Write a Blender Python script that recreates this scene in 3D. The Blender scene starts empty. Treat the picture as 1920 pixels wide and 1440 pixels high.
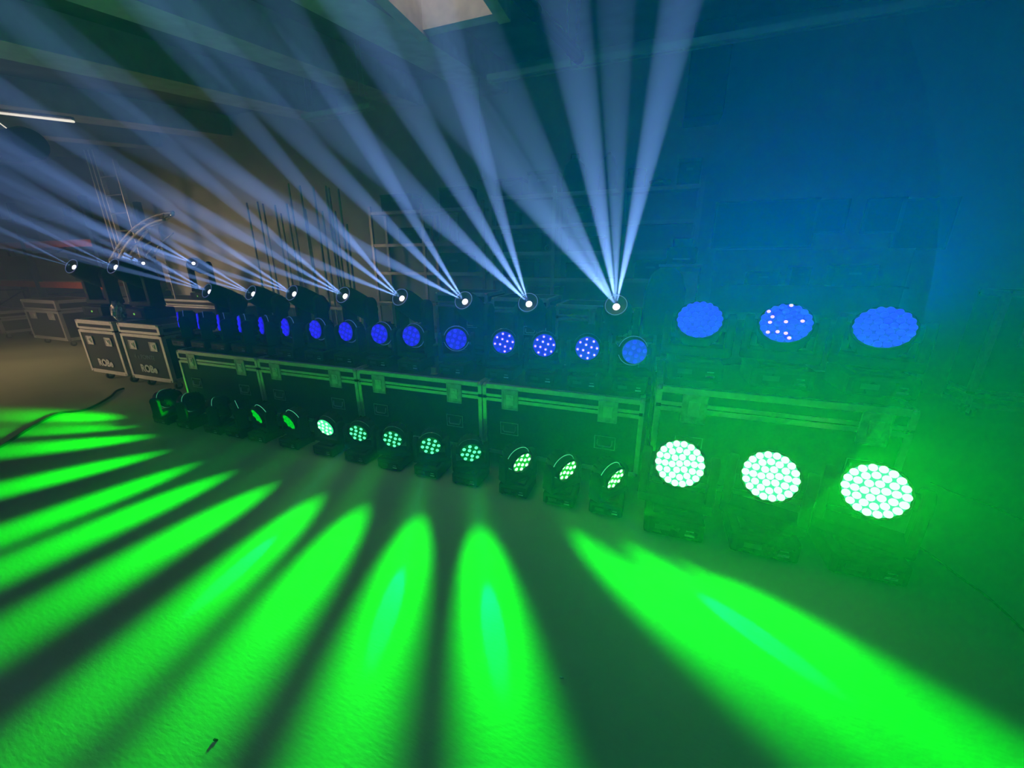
import bpy, bmesh, math, random
from mathutils import Vector, Matrix
from math import radians, sin, cos, pi
random.seed(7)
sc = bpy.context.scene
COL = sc.collection

# ------------------------------------------------------------------ camera
CH = 1.62
FPX = 722.0
def cam_axes(pitch, roll, yaw):
    f = Vector((-sin(yaw)*cos(pitch), cos(yaw)*cos(pitch), -sin(pitch)))
    r = Vector((cos(yaw), sin(yaw), 0)); u = r.cross(f)
    return cos(roll)*r+sin(roll)*u, -sin(roll)*r+cos(roll)*u, f
CR, CU, CF = cam_axes(radians(17.59), radians(-.19), radians(19.99))
cd = bpy.data.cameras.new('camera'); cam = bpy.data.objects.new('camera', cd); COL.objects.link(cam)
M = Matrix((CR, CU, -CF)).transposed().to_4x4(); M.translation = Vector((0, 0, CH)); cam.matrix_world = M
cd.sensor_width = 36; cd.lens = FPX/1920*36; cd.clip_start = .02; cd.clip_end = 100
sc.camera = cam
def ray(px, py): return CR*((px-960)/FPX) - CU*((py-720)/FPX) + CF
def aty(px, py, y):
    d = ray(px, py); return d*(y/d.y)+Vector((0, 0, CH))
def atz(px, py, z):
    d = ray(px, py); return d*((z-CH)/d.z)+Vector((0, 0, CH))

# ------------------------------------------------------------------ view, world haze, ambient lights
sc.view_settings.view_transform = 'Standard'; sc.view_settings.look = 'None'
sc.view_settings.exposure = 0.0; sc.view_settings.gamma = 1; sc.view_settings.use_curve_mapping = False
cy = sc.cycles
cy.use_denoising = True; cy.denoising_prefilter = 'ACCURATE'; cy.max_bounces = 3; cy.diffuse_bounces = 2; cy.glossy_bounces = 2
cy.transmission_bounces = 2; cy.volume_bounces = 0; cy.transparent_max_bounces = 4
cy.sample_clamp_direct = 12; cy.sample_clamp_indirect = 4; cy.use_light_tree = True
cy.caustics_reflective = False; cy.caustics_refractive = False
HAZE = 0.060
w = bpy.data.worlds.new('room_haze'); sc.world = w; w.use_nodes = True
nt = w.node_tree; nt.nodes.clear()
wo = nt.nodes.new('ShaderNodeOutputWorld'); bg = nt.nodes.new('ShaderNodeBackground')
bg.inputs[0].default_value = (0, 0, 0, 1); bg.inputs[1].default_value = 0
vs = nt.nodes.new('ShaderNodeVolumeScatter'); vs.inputs['Color'].default_value = (.96, .97, 1, 1)
vs.inputs['Density'].default_value = HAZE; vs.inputs['Anisotropy'].default_value = .42
nt.links.new(bg.outputs[0], wo.inputs[0]); nt.links.new(vs.outputs[0], wo.inputs[1])

def light(name, typ, loc, direction, power, color, parent=None, **kw):
    l = bpy.data.lights.new(name, typ); l.energy = power; l.color = color
    for k, v in kw.items(): setattr(l, k, v)
    o = bpy.data.objects.new(name, l); COL.objects.link(o)
    loc = Vector(loc)
    if parent is not None: o.parent = parent; loc = loc-parent.location
    o.location = loc
    o.rotation_euler = Vector(direction).to_track_quat('-Z', 'Y').to_euler()
    return o
def soft_falloff(o, sm=0):
    l = o.data; l.use_nodes = True; n = l.node_tree; e = [x for x in n.nodes if x.type == 'EMISSION'][0]
    f = n.nodes.new('ShaderNodeLightFalloff'); f.inputs['Strength'].default_value = 1; f.inputs['Smooth'].default_value = sm
    n.links.new(f.outputs['Linear'], e.inputs['Strength'])
def spot(name, loc, direction, power, color, deg, blend, parent=None, radius=.01):
    return light(name, 'SPOT', loc, direction, power, color, parent, spot_size=radians(deg), spot_blend=blend, shadow_soft_size=radius)
# daylight from the open loading door on the left
light('door_daylight', 'AREA', (-12.5, -4.2, 3.0), (.36, .92, -.36), 165, (1, .66, .42), shape='RECTANGLE', size=1.6, size_y=1.6, spread=radians(52))
light('truss_fill_spot', 'SPOT', (-10.5, -3.5, 3.2), (2.6, 8.1, -1.0), 900, (1, .80, .62), spot_size=radians(23), spot_blend=1, shadow_soft_size=.1)  # added spot with no seen source, brightens the arched truss and ladder
light('skylight_daylight', 'AREA', (-1.75, 2.75, 4.9), (0, 0, -1), 9, (1, .86, .72), shape='RECTANGLE', size=.45, size_y=1.2)

# ------------------------------------------------------------------ materials
MATS = {}
def mat(name, color, rough=.6, metal=0, noise=0, nscale=8, bump=0, emis=None, estr=0, spec=.5, wear=None):
    if name in MATS: return MATS[name]
    m = bpy.data.materials.new(name); m.use_nodes = True; n = m.node_tree; b = n.nodes['Principled BSDF']
    b.inputs['Base Color'].default_value = (*color, 1); b.inputs['Roughness'].default_value = rough
    b.inputs['Metallic'].default_value = metal; b.inputs['Specular IOR Level'].default_value = spec
    if noise or bump:
        tc = n.nodes.new('ShaderNodeTexCoord'); tx = n.nodes.new('ShaderNodeTexNoise'); tx.inputs['Scale'].default_value = nscale
        tx.inputs['Detail'].default_value = 5; n.links.new(tc.outputs['Object'], tx.inputs['Vector'])
        if noise:
            r = n.nodes.new('ShaderNodeValToRGB'); r.color_ramp.elements[0].position = .3; r.color_ramp.elements[1].position = .7
            c2 = wear if wear else [min(1, c*(1+noise)) for c in color]
            r.color_ramp.elements[0].color = (*[c*(1-noise) for c in color], 1); r.color_ramp.elements[1].color = (*c2, 1)
            n.links.new(tx.outputs['Fac'], r.inputs['Fac']); n.links.new(r.outputs['Color'], b.inputs['Base Color'])
        if bump:
            bp = n.nodes.new('ShaderNodeBump'); bp.inputs['Strength'].default_value = bump; bp.inputs['Distance'].default_value = .01
            n.links.new(tx.outputs['Fac'], bp.inputs['Height']); n.links.new(bp.outputs['Normal'], b.inputs['Normal'])
    if emis:
        b.inputs['Emission Color'].default_value = (*emis, 1); b.inputs['Emission Strength'].default_value = estr
        m.cycles.emission_sampling = 'NONE'
    MATS[name] = m; return m
BLACK = mat('black_plastic', (.016, .016, .018), .65, noise=.3, nscale=30, spec=.25)
BLACKG = mat('black_gloss_plastic', (.015, .015, .017), .25, noise=.2, nscale=20)
RUBBER = mat('rubber', (.015, .015, .015), .8, noise=.2)
PANEL = mat('black_laminate', (.016, .017, .018), .5, noise=.5, nscale=60, bump=.15)
ALU = mat('aluminium_edge', (.88, .89, .88), .36, .95, noise=.08, nscale=25)
ALUD = mat('worn_aluminium', (.62, .63, .62), .42, .85, noise=.3, nscale=18, bump=.2)
DARKM = mat('recess_dark', (.05, .055, .05), .5, .4, noise=.2)
STEEL = mat('zinc_steel', (.45, .46, .47), .4, .7, noise=.15, nscale=14)
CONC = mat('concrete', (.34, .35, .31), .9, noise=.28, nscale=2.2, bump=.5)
RIB_LIT = mat('concrete_bounce_lit', (.86, .88, .82), .85, noise=.12, nscale=5, bump=.5)  # concrete made paler on the ribs to paint in green floor bounce
WALL = mat('wall_paint', (.74, .77, .76), .85, noise=.06, nscale=1.5, bump=.1)
FLOORM = mat('floor_screed', (.40, .43, .27), .55, noise=.14, nscale=1.1, bump=.0)
WHITE = mat('white_print', (.8, .8, .8), .6, noise=.04)
CREAM = mat('white_laminate', (.5, .52, .52), .6, noise=.05)
DARK = mat('dark_board', (.022, .024, .028), .7, noise=.2)
ORANGE = mat('orange_paint', (.75, .16, .05), .5, noise=.12, nscale=10)
BLUEP = mat('blue_paint', (.02, .07, .22), .5, noise=.15, nscale=10)
WOOD = mat('plywood', (.45, .30, .18), .7, noise=.25, nscale=6)
LENS_G = mat('lens_green', (.02, .1, .03), .3, emis=(.10, 1, .42), estr=1.9, noise=.05)
LENS_GW = mat('lens_green_hot', (.02, .1, .03), .3, emis=(.35, 1, .42), estr=3.0, noise=.05)
PLATE_G = mat('lens_plate_green', (.01, .05, .01), .4, emis=(0, 1, .05), estr=.10, noise=.05)
PLATE_GH = mat('lens_plate_green_hot', (.01, .05, .01), .4, emis=(.06, 1, .35), estr=1.3, noise=.05)
LENS_B = mat('lens_blue', (.01, .01, .1), .3, emis=(.018, 0, 1), estr=1.3, noise=.05)
PLATE_B = mat('lens_plate_blue', (.01, .01, .06), .4, emis=(.02, 0, 1), estr=.62, noise=.05)
GLINT_P = mat('led_die_glint_pink', (.3, .2, .2), .4, emis=(1, .55, .85), estr=1.6, noise=.05)  # lit LED dies, also white glints painted onto the middle blue wash
CORE_W = mat('lamp_core_white', (.5, .5, .5), .3, emis=(1, .95, 1), estr=4, noise=.05)
GLASS_F = mat('front_glass_rim', (.2, .22, .3), .15, .3, emis=(.25, .35, .9), estr=.45, noise=.05)  # rim emission stands for the lamp's own light on the glass
RING_G = mat('glowing_green_ring', (.3, .4, .35), .3, emis=(.15, 1, .55), estr=.55, noise=.05)  # emission of both rings stands for LED light leaking into the bezel
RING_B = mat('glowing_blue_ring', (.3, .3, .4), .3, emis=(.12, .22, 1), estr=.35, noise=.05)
LENS_GM = mat('lens_green_plain', (.02, .1, .03), .3, emis=(.0, 1, .02), estr=.75, noise=.05)
PLATE_GM = mat('lens_plate_green_plain', (.02, .1, .03), .3, emis=(.0, 1, .02), estr=.5, noise=.05)
RING = mat('bright_bezel', (.8, .82, .82), .12, 1.0, noise=.05)
DISP = mat('display_lcd', (.05, .08, .06), .3, emis=(.3, 1, .1), estr=.8, noise=.05)
GLOW_BAR = mat('glow_bar', (.5, .5, .5), .4, emis=(1, .9, .75), estr=1.2, noise=.05)
SILV = mat('silver_foil', (.75, .7, .65), .2, .9, noise=.3, nscale=30, bump=1)

# floor: fine scratches and stains
def floor_mat():
    n = FLOORM.node_tree; b = n.nodes['Principled BSDF']
    tc = n.nodes['Texture Coordinate']
    t2 = n.nodes.new('ShaderNodeTexNoise'); t2.inputs['Scale'].default_value = 26; t2.inputs['Detail'].default_value = 7
    mp = n.nodes.new('ShaderNodeMapping'); mp.inputs['Scale'].default_value = (1, 3.2, 1); mp.inputs['Rotation'].default_value = (0, 0, .5)
    n.links.new(tc.outputs['Object'], mp.inputs['Vector']); n.links.new(mp.outputs[0], t2.inputs['Vector'])
    bp = n.nodes.new('ShaderNodeBump'); bp.inputs['Strength'].default_value = .25; bp.inputs['Distance'].default_value = .004
    n.links.new(t2.outputs['Fac'], bp.inputs['Height']); n.links.new(bp.outputs['Normal'], b.inputs['Normal'])
floor_mat()

# ------------------------------------------------------------------ mesh helpers
class MB:
    def __init__(s): s.v = []; s.f = []; s.sm = []
    def add(s, vs, fs, T=None, smooth=False):
        o = len(s.v)
        for v in vs:
            v = Vector(v); s.v.append(T @ v if T is not None else v)
        for f in fs: s.f.append([i+o for i in f]); s.sm.append(smooth)
        return s
    def box(s, c, d, T=None, b=0):
        x, y, z = d[0]/2, d[1]/2, d[2]/2; C = Vector(c)
        if b <= 0:
            vs = [C+Vector((i*x, j*y, k*z)) for i in (-1, 1) for j in (-1, 1) for k in (-1, 1)]
            fs = [(0, 1, 3, 2), (4, 6, 7, 5), (0, 4, 5, 1), (2, 3, 7, 6), (0, 2, 6, 4), (1, 5, 7, 3)]
            return s.add(vs, fs, T)
        bm = bmesh.new(); bmesh.ops.create_cube(bm, size=1)
        for v in bm.verts: v.co = Vector((v.co.x*d[0], v.co.y*d[1], v.co.z*d[2]))+C
        bmesh.ops.bevel(bm, geom=bm.edges[:], offset=b, segments=2, affect='EDGES', profile=.6)
        bm.verts.index_update()
        s.add([v.co for v in bm.verts], [[v.index for v in f.verts] for f in bm.faces], T, False); bm.free(); return s
    def lathe(s, prof, seg=24, T=None, smooth=True, cap=True):
        # profile of (radius, z) around local z
        vs = []; fs = []
        for r, z in prof:
            for i in range(seg):
                a = 2*pi*i/seg; vs.append((r*cos(a), r*sin(a), z))
        for k in range(len(prof)-1):
            for i in range(seg):
                j = (i+1) % seg; fs.append((k*seg+i, k*seg+j, (k+1)*seg+j, (k+1)*seg+i))
        s.add(vs, fs, T, smooth)
        if cap:
            if prof[0][0] > 1e-5: s.add(vs[:seg], [tuple(range(seg))[::-1]], T)
            if prof[-1][0] > 1e-5: s.add(vs[-seg:], [tuple(range(seg))], T)
        return s
    def bar(s, a, b, r, seg=8, r2=None):
        a = Vector(a); b = Vector(b); d = b-a; L = d.length
        T = Matrix.Translation(a) @ d.to_track_quat('Z', 'Y').to_matrix().to_4x4()
        return s.lathe([(r, 0), (r if r2 is None else r2, L)], seg, T)
    def path(s, pts, r, seg=8, closed=False):
        pts = [Vector(p) for p in pts]; n = len(pts); vs = []; fs = []
        up = Vector((0, 0, 1))
        for i, p in enumerate(pts):
            t = (pts[min(i+1, n-1)]-pts[max(i-1, 0)]).normalized()
            a = t.cross(up)
            if a.length < .05: a = t.cross(Vector((1, 0, 0)))
            a.normalize(); b = t.cross(a)
            for k in range(seg):
                q = 2*pi*k/seg; vs.append(p+a*r*cos(q)+b*r*sin(q))
        for i in range(n-1):
            for k in range(seg):
                j = (k+1) % seg; fs.append((i*seg+k, i*seg+j, (i+1)*seg+j, (i+1)*seg+k))
        fs.append(tuple(range(seg))[::-1]); fs.append(tuple((n-1)*seg+k for k in range(seg)))
        return s.add(vs, fs, None, True)
    def torus(s, R, r, z=0, seg=32, ss=8, T=None):
        vs = []; fs = []
        for i in range(seg):
            a = 2*pi*i/seg
            for k in range(ss):
                q = 2*pi*k/ss; vs.append(((R+r*cos(q))*cos(a), (R+r*cos(q))*sin(a), z+r*sin(q)))
        for i in range(seg):
            for k in range(ss):
                fs.append((i*ss+k, ((i+1) % seg)*ss+k, ((i+1) % seg)*ss+(k+1) % ss, i*ss+(k+1) % ss))
        return s.add(vs, fs, T, True)
    def mesh(s, name, m):
        me = bpy.data.meshes.new(name); me.from_pydata([tuple(v) for v in s.v], [], s.f)
        bm = bmesh.new(); bm.from_mesh(me); bmesh.ops.recalc_face_normals(bm, faces=bm.faces[:]); bm.to_mesh(me); bm.free()
        if len(me.polygons) == len(s.sm): me.polygons.foreach_set('use_smooth', s.sm)
        me.materials.append(m); me.update(); return me
    def build(s, name, m, parent=None, loc=(0, 0, 0)):
        return obj(name, s.mesh(name, m), parent, loc)
def obj(name, me, parent=None, loc=(0, 0, 0), rot=None):
    o = bpy.data.objects.new(name, me); COL.objects.link(o); o.location = loc
    if rot is not None: o.rotation_euler = rot
    if parent is not None: o.parent = parent
    return o
def tag(o, label, cat, group=None):
    o['label'] = label; o['category'] = cat
    if group: o['group'] = group
    return o
def thing(name, label, cat, loc=(0, 0, 0), group=None, rz=0):
    o = bpy.data.objects.new(name, None); COL.objects.link(o); o.location = loc; o.rotation_euler = (0, 0, rz)
    o.empty_display_size = .1
    return tag(o, label, cat, group)
def struct(o): o['kind'] = 'structure'; return o
def text(name, s, size, m, parent, loc, rot=(pi/2, 0, 0), offs=0, ext=.0015, ax='LEFT'):
    c = bpy.data.curves.new(name, 'FONT'); c.body = s; c.size = size; c.extrude = ext; c.offset = offs; c.align_x = ax
    c.resolution_u = 3
    o = bpy.data.objects.new(name, c); COL.objects.link(o)
    bpy.context.view_layer.update(); me = bpy.data.meshes.new_from_object(o.evaluated_get(bpy.context.evaluated_depsgraph_get()))
    bpy.data.objects.remove(o); me.materials.clear(); me.materials.append(m)
    return obj(name, me, parent, loc, rot)

# ------------------------------------------------------------------ room shell
X0, X1, Y0, Y1, ZT = -19.0, 5.2, -5.0, 6.2, 4.35
struct(MB().box(((X0+X1)/2, (Y0+Y1)/2, -.1), (X1-X0, Y1-Y0, .2)).build('floor', FLOORM))
struct(MB().box(((X0+X1)/2, Y1+.1, 2.15), (X1-X0, .2, 4.5)).build('wall_back', WALL))
struct(MB().box((X1+.1, (Y0+Y1)/2, 2.15), (.2, Y1-Y0, 4.5)).build('wall_right', WALL))
struct(MB().box(((X0+X1)/2, Y0-.1, 2.15), (X1-X0, .2, 4.5)).build('wall_front', DARK))  # unseen wall, coloured dark to cut beam bounce
struct(MB().box((X0-.1, (Y0+Y1)/2, 2.15), (.2, Y1-Y0, 4.5)).build('wall_left', WALL))
def zrib(y): return 3.092+.14*y if y > 0 else 3.092
RB = .34
def slab(x0, x1, y0, y1, h0, t=.12):
    z0, z1 = zrib(y0)+h0, zrib(y1)+h0
    vs = [(x0, y0, z0), (x1, y0, z0), (x1, y1, z1), (x0, y1, z1), (x0, y0, z0+t), (x1, y0, z0+t), (x1, y1, z1+t), (x0, y1, z1+t)]
    return vs, [(0, 3, 2, 1), (4, 5, 6, 7), (0, 1, 5, 4), (1, 2, 6, 5), (2, 3, 7, 6), (3, 0, 4, 7)]
SKX0, SKX1, SKY0, SKY1 = -2.08, -1.42, 2.0, 3.53
cb = MB()
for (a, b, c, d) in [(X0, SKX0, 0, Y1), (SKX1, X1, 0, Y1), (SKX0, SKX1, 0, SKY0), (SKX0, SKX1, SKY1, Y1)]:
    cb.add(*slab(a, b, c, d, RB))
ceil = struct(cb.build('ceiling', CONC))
struct(MB().add(*slab(X0, X1, Y0, 0, RB)).build('ceiling', DARK))  # unseen rear ceiling, dark colour chosen to reduce bounced beam light
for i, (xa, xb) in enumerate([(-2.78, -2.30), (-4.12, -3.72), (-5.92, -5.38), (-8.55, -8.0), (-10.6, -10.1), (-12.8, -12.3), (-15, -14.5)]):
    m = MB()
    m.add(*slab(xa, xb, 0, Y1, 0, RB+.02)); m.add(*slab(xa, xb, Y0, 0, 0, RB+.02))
    m.build('rib', RIB_LIT, ceil)
# skylight shaft
sk = MB()
zt = 5.0
for (c, d) in [(((SKX0-.05), (SKY0+SKY1)/2, 4.25), (.1, SKY1-SKY0+.2, 1.55)), (((SKX1+.05), (SKY0+SKY1)/2, 4.25), (.1, SKY1-SKY0+.2, 1.55)),
               (((SKX0+SKX1)/2, SKY1+.05, 4.25), (SKX1-SKX0, .1, 1.5)), (((SKX0+SKX1)/2, SKY0-.05, 4.25), (SKX1-SKX0, .1, 1.5)),
               (((SKX0+SKX1)/2, (SKY0+SKY1)/2, 5.02), (SKX1-SKX0+.3, SKY1-SKY0+.3, .05))]:
    sk.box(c, d)
skl = struct(sk.build('trim_1', mat('shaft_plaster', (.88, .76, .66), .9, noise=.15, nscale=7, bump=.6)))
# downstand box against the back wall
struct(MB().box((.33, Y1-.2, 3.74), (.42, .4, .94), b=.01).build('trim_2', DARK))

# ------------------------------------------------------------------ moving head builders
FIX = {}
def cached(key, fn):
    if key not in FIX: FIX[key] = fn()
    return FIX[key]
def lens_layout(kind, R):
    if kind == 12:
        p = [(.36*R*cos(a), .36*R*sin(a)) for a in [radians(20+90*k) for k in range(4)]]
        p += [(.80*R*cos(a), .80*R*sin(a)) for a in [radians(5+45*k) for k in range(8)]]
        return p, .165*R
    p = [(0, 0)]
    for n, r in ((6, .31), (12, .60), (18, .885)):
        p += [(r*R*cos(2*pi*(k+.25)/n), r*R*sin(2*pi*(k+.25)/n)) for k in range(n)]
    return p, .148*R
def dome(r, h, seg=10):
    return MB().lathe([(r, 0), (r*.94, h*.45), (r*.70, h*.8), (r*.35, h*.97), (.0005, h)], seg, cap=False)
def moving_head(name, label, group, loc, az, el, kind, hh, colour, R, lens_m, plate_m, die_glint=None, hood=True, ring=None):
    """az: pan from -Y towards +X, el: tilt up from the horizon; loc: centre of the base underside; hh: height of the head axis"""
    t = thing(name, label, 'stage light', loc, group)
    k = (kind, R)
    s = R/.085 if kind == 12 else R/.135*1.45
    bw, bd, bh = .235*s, .235*s, .085*s
    def base():
        return MB().box((0, 0, bh/2+.008), (bw, bd, bh), b=.012*s).box((0, 0, bh+.014), (bw*.72, bd*.72, .02), b=.005).mesh('base', BLACK)
    obj('base', cached(('base', k), base), t)
    for i in (-1, 1):
        for j in (-1, 1): obj('rubber_foot', cached(('feet', k), lambda: MB().lathe([(.012*s, 0), (.011*s, .012)], 8).mesh('rubber_foot', RUBBER)), t, (i*bw*.4, j*bd*.4, 0))
    pn = obj('control_panel', cached(('pan', k), lambda: MB().box((0, 0, 0), (bw*.82, .004, bh*.62), b=.0015).mesh('control_panel', BLACKG)), t, (0, -bd/2-.0015, bh*.52))
    obj('display', cached(('dis', k), lambda: MB().box((0, 0, 0), (bw*.26, .002, bh*.26)).mesh('display', DARKM)), pn, (-bw*.18, -.003, bh*.05))
    obj('name_tag', cached(('tag', k), lambda: MB().box((0, 0, 0), (bw*.16, .002, bh*.10)).mesh('name_tag', WHITE)), pn, (bw*.27, -.003, -bh*.14))
    obj('button', cached(('btn', k), lambda: MB().box((0, 0, 0), (bw*.12, .002, bh*.05)).mesh('button', CREAM)), pn, (bw*.27, -.003, bh*.10))
    # yoke turned with the pan
    hr = R*(1.22 if kind == 12 else 1.10)
    aw = hr+.020*s; ath = .034*s
    def yoke():
        m = MB().lathe([(.07*s, bh+.012), (.07*s, bh+.03)], 20)
        m.box((0, 0, bh+.045*s), (2*aw+ath*1.6, .11*s, .045*s), b=.012*s)
        for i in (-1, 1):
            n = 8; pts = []
            L = hh-(bh+.045*s)
            m.box((i*(aw+ath*.3), 0, bh+.045*s+L*.47), (ath, .10*s, L*.98), b=.012*s)
            T = Matrix.Translation((i*(aw+ath*.3)-ath/2, 0, hh)) @ Matrix.Rotation(pi/2, 4, 'Y')
            m.lathe([(.048*s, 0), (.052*s, .006), (.052*s, ath-.006), (.048*s, ath)], 20, T)
        return m.mesh('yoke', BLACK)
    obj('yoke', cached(('yoke', k, hh), yoke), t, rot=(0, 0, az))
    # head: local +Z is the beam axis
    dr = Vector((sin(az)*cos(el), -cos(az)*cos(el), sin(el)))
    q = dr.to_track_quat('Z', 'Y')
    zf = .042*s if kind == 12 else .13*s*.26
    def body():
        L = .15*s if kind == 12 else .13*s
        pf = [(hr*.45, -L*.78), (hr*.82, -L*.66), (hr*.98, -L*.35), (hr, -L*.1)]
        pf += [(hr, 0), (hr*.97, .004), (R*1.10, .004), (R*1.10, zf-.004), (R*1.06, zf), (R, zf)] if kind == 12 else [(hr*1.01, L*.22), (hr*.97, L*.26), (R*1.02, L*.26)]
        m = MB().lathe(pf, 28)
        for i in range(14):
            a = 2*pi*i/14
            m.box((hr*.93*cos(a), hr*.93*sin(a), -L*.32), (.012*s, .012*s, L*.5), Matrix.Identity(4))
        m.lathe([(.03*s, -aw), (.03*s, aw)], 12, Matrix.Rotation(pi/2, 4, 'Y'))
        return m.mesh('head', BLACK)
    hd = obj('head', cached(('head', k), body), t, (0, 0, hh)); hd.rotation_mode = 'QUATERNION'; hd.rotation_quaternion = q
    rm = ring or BLACKG
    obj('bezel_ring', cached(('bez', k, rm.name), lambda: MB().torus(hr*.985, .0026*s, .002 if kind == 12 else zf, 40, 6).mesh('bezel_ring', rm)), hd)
    obj('lens_plate', cached(('pl', k, plate_m.name), lambda: MB().lathe([(R*1.0, 0), (R*1.0, .006), (R*.96, .009)], 36, cap=True).mesh('lens_plate', plate_m)), hd, (0, 0, zf))
    if hood:
        def hoodm():
            return MB().lathe([(R*1.04, 0), (R*1.10, .026*s), (R*1.04, .026*s), (R*1.0, .004)], 36, cap=False).mesh('hood', BLACKG)
        obj('hood', cached(('hood', k), hoodm), hd, (0, 0, zf))
    pos, lr = lens_layout(kind, R)
    lm = cached(('lens', k, lens_m.name), lambda: dome(lr, lr*.7, 12).mesh('lens', lens_m))
    cm = None
    if die_glint: cm = cached(('die_glint', k), lambda: MB().torus(lr*.42, lr*.13, 0, 10, 4).box((0, 0, 0), (lr*.3, lr*.3, lr*.2)).mesh('led_die_glint', GLINT_P))
    for i, (x, y) in enumerate(pos):
        obj('lens', lm, hd, (x, y, zf+.008))
        if die_glint and random.random() < die_glint: obj('led_die_glint', cm, hd, (x+random.uniform(-.1, .1)*lr, y+random.uniform(-.1, .1)*lr, zf+.008+lr*.72))
    return t, Vector(loc)+Vector((0, 0, hh))+dr*(zf+.06), dr

GREEN = (0.0, 1, .0); BLUE = (.0, .04, 1.0); COOL = (.22, .41, 1.0)
P_FLOOR, P_CYAN, P_BLUE, P_BIGB, P_BIGG, P_BEAM = 1150, 120, 18, 122, 118, 6600

# ---- low row on the floor: 14 small green heads
low = [(307,755,-75,2.35),(350,762,-67,2.35),(400,768,-55,2.35),(440,776,-30,2.35),(482,773,-10,2.35),(541,778,-8,2.35),(607,785,-1,2.35),
       (669,794,10,2.35),(734,805,14,2.35),(806,817,21.5,2.35),(882,831,30,2.35),(978,848,55,2.35),(1064,865,55,2.35),(1154,877,55,2.35)]
low_lab = ['leftmost small moving head on the floor, turned away from the view', 'second small moving head from the left end of the floor row',
 'third small moving head from the left of the floor row, lens hidden', 'fourth floor moving head from the left, seen edge-on with a bright rim line',
 'fifth floor moving head from the left, thin green lens ellipse', 'sixth floor moving head from the left, lens a narrow green ellipse',
 'seventh floor moving head from the left, lens glowing almost white', 'eighth floor moving head from the left, first showing twelve separate green lenses',
 'ninth floor moving head from the left, twelve separate green lenses, beam bending left', 'tenth small floor moving head from left, beam running down the floor',
 'eleventh floor moving head from left, last one facing the camera', 'first of the three floor heads turned right with open hood',
 'middle one of the three floor heads turned right with open hood', 'last small head before the large round lights, turned right on the floor']
for i, (px, py, a, y) in enumerate(low):
    c = aty(px, py, y); az = radians(a); hh = .255
    el = -radians(14 if i < 7 else 12)
    if i < 4: el = -radians(10)
    dr = Vector((sin(az)*cos(el), -cos(az)*cos(el), sin(el)))
    base = Vector((c.x-dr.x*.045, y-dr.y*.045+.0, 0))
    hot = i == 6
    lm, pm = (LENS_GW, PLATE_GH) if hot else (LENS_G, PLATE_G)
    if i >= 11: lm, pm = LENS_GW, PLATE_GM
    if i < 6: lm, pm = LENS_GM, PLATE_GM
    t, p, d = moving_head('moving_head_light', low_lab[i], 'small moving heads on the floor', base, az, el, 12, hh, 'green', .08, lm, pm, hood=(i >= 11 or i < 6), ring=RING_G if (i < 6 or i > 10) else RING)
    dd = Vector((sin(az), -cos(az), -.21))
    soft_falloff(spot('floor_beam', p, dd, P_FLOOR, GREEN, 17.5 if i < 11 else 18.5, 1, t, .085))
    if i in (7, 9, 10, 12): spot('added_cyan_spot', p, dd+Vector((0, 0, .01)), P_CYAN*(1 if i < 12 else 1.6), (0, .6, 1), 5.5, .4, t, .01)  # extra spot added to throw the cyan highlight on the floor

# ---- three large green heads on the floor before the big trunk
big_lab = ['left one of the three large round green lights on the floor', 'middle large round green light on the floor, upper lenses still separate',
           'right one of the three large round green lights on the floor, nearest the frame edge']
for i, (px, py) in enumerate([(1274,870),(1444,893),(1642,920)]):
    c = aty(px, py, 2.28); d0 = (Vector((0, 0, CH))-c); az = math.atan2(d0.x, -d0.y); el = math.asin(d0.normalized().z)
    az *= [1, 1, .8][i]; el *= .9
    hh = .36; dr = Vector((sin(az)*cos(el), -cos(az)*cos(el), sin(el)))
    b = c-dr*.075
    hh = b.z
    t, p, d = moving_head('wash_light', big_lab[i], 'large wash lights on the floor', (b.x, b.y, 0), az, el, 37, round(hh, 2), 'green', .135, LENS_GW, PLATE_GH, hood=False)
    spot('wash_beam', p, (d.x-.10, d.y, d.z+.42), P_BIGG, GREEN, 92, 1, t, .10)

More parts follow.
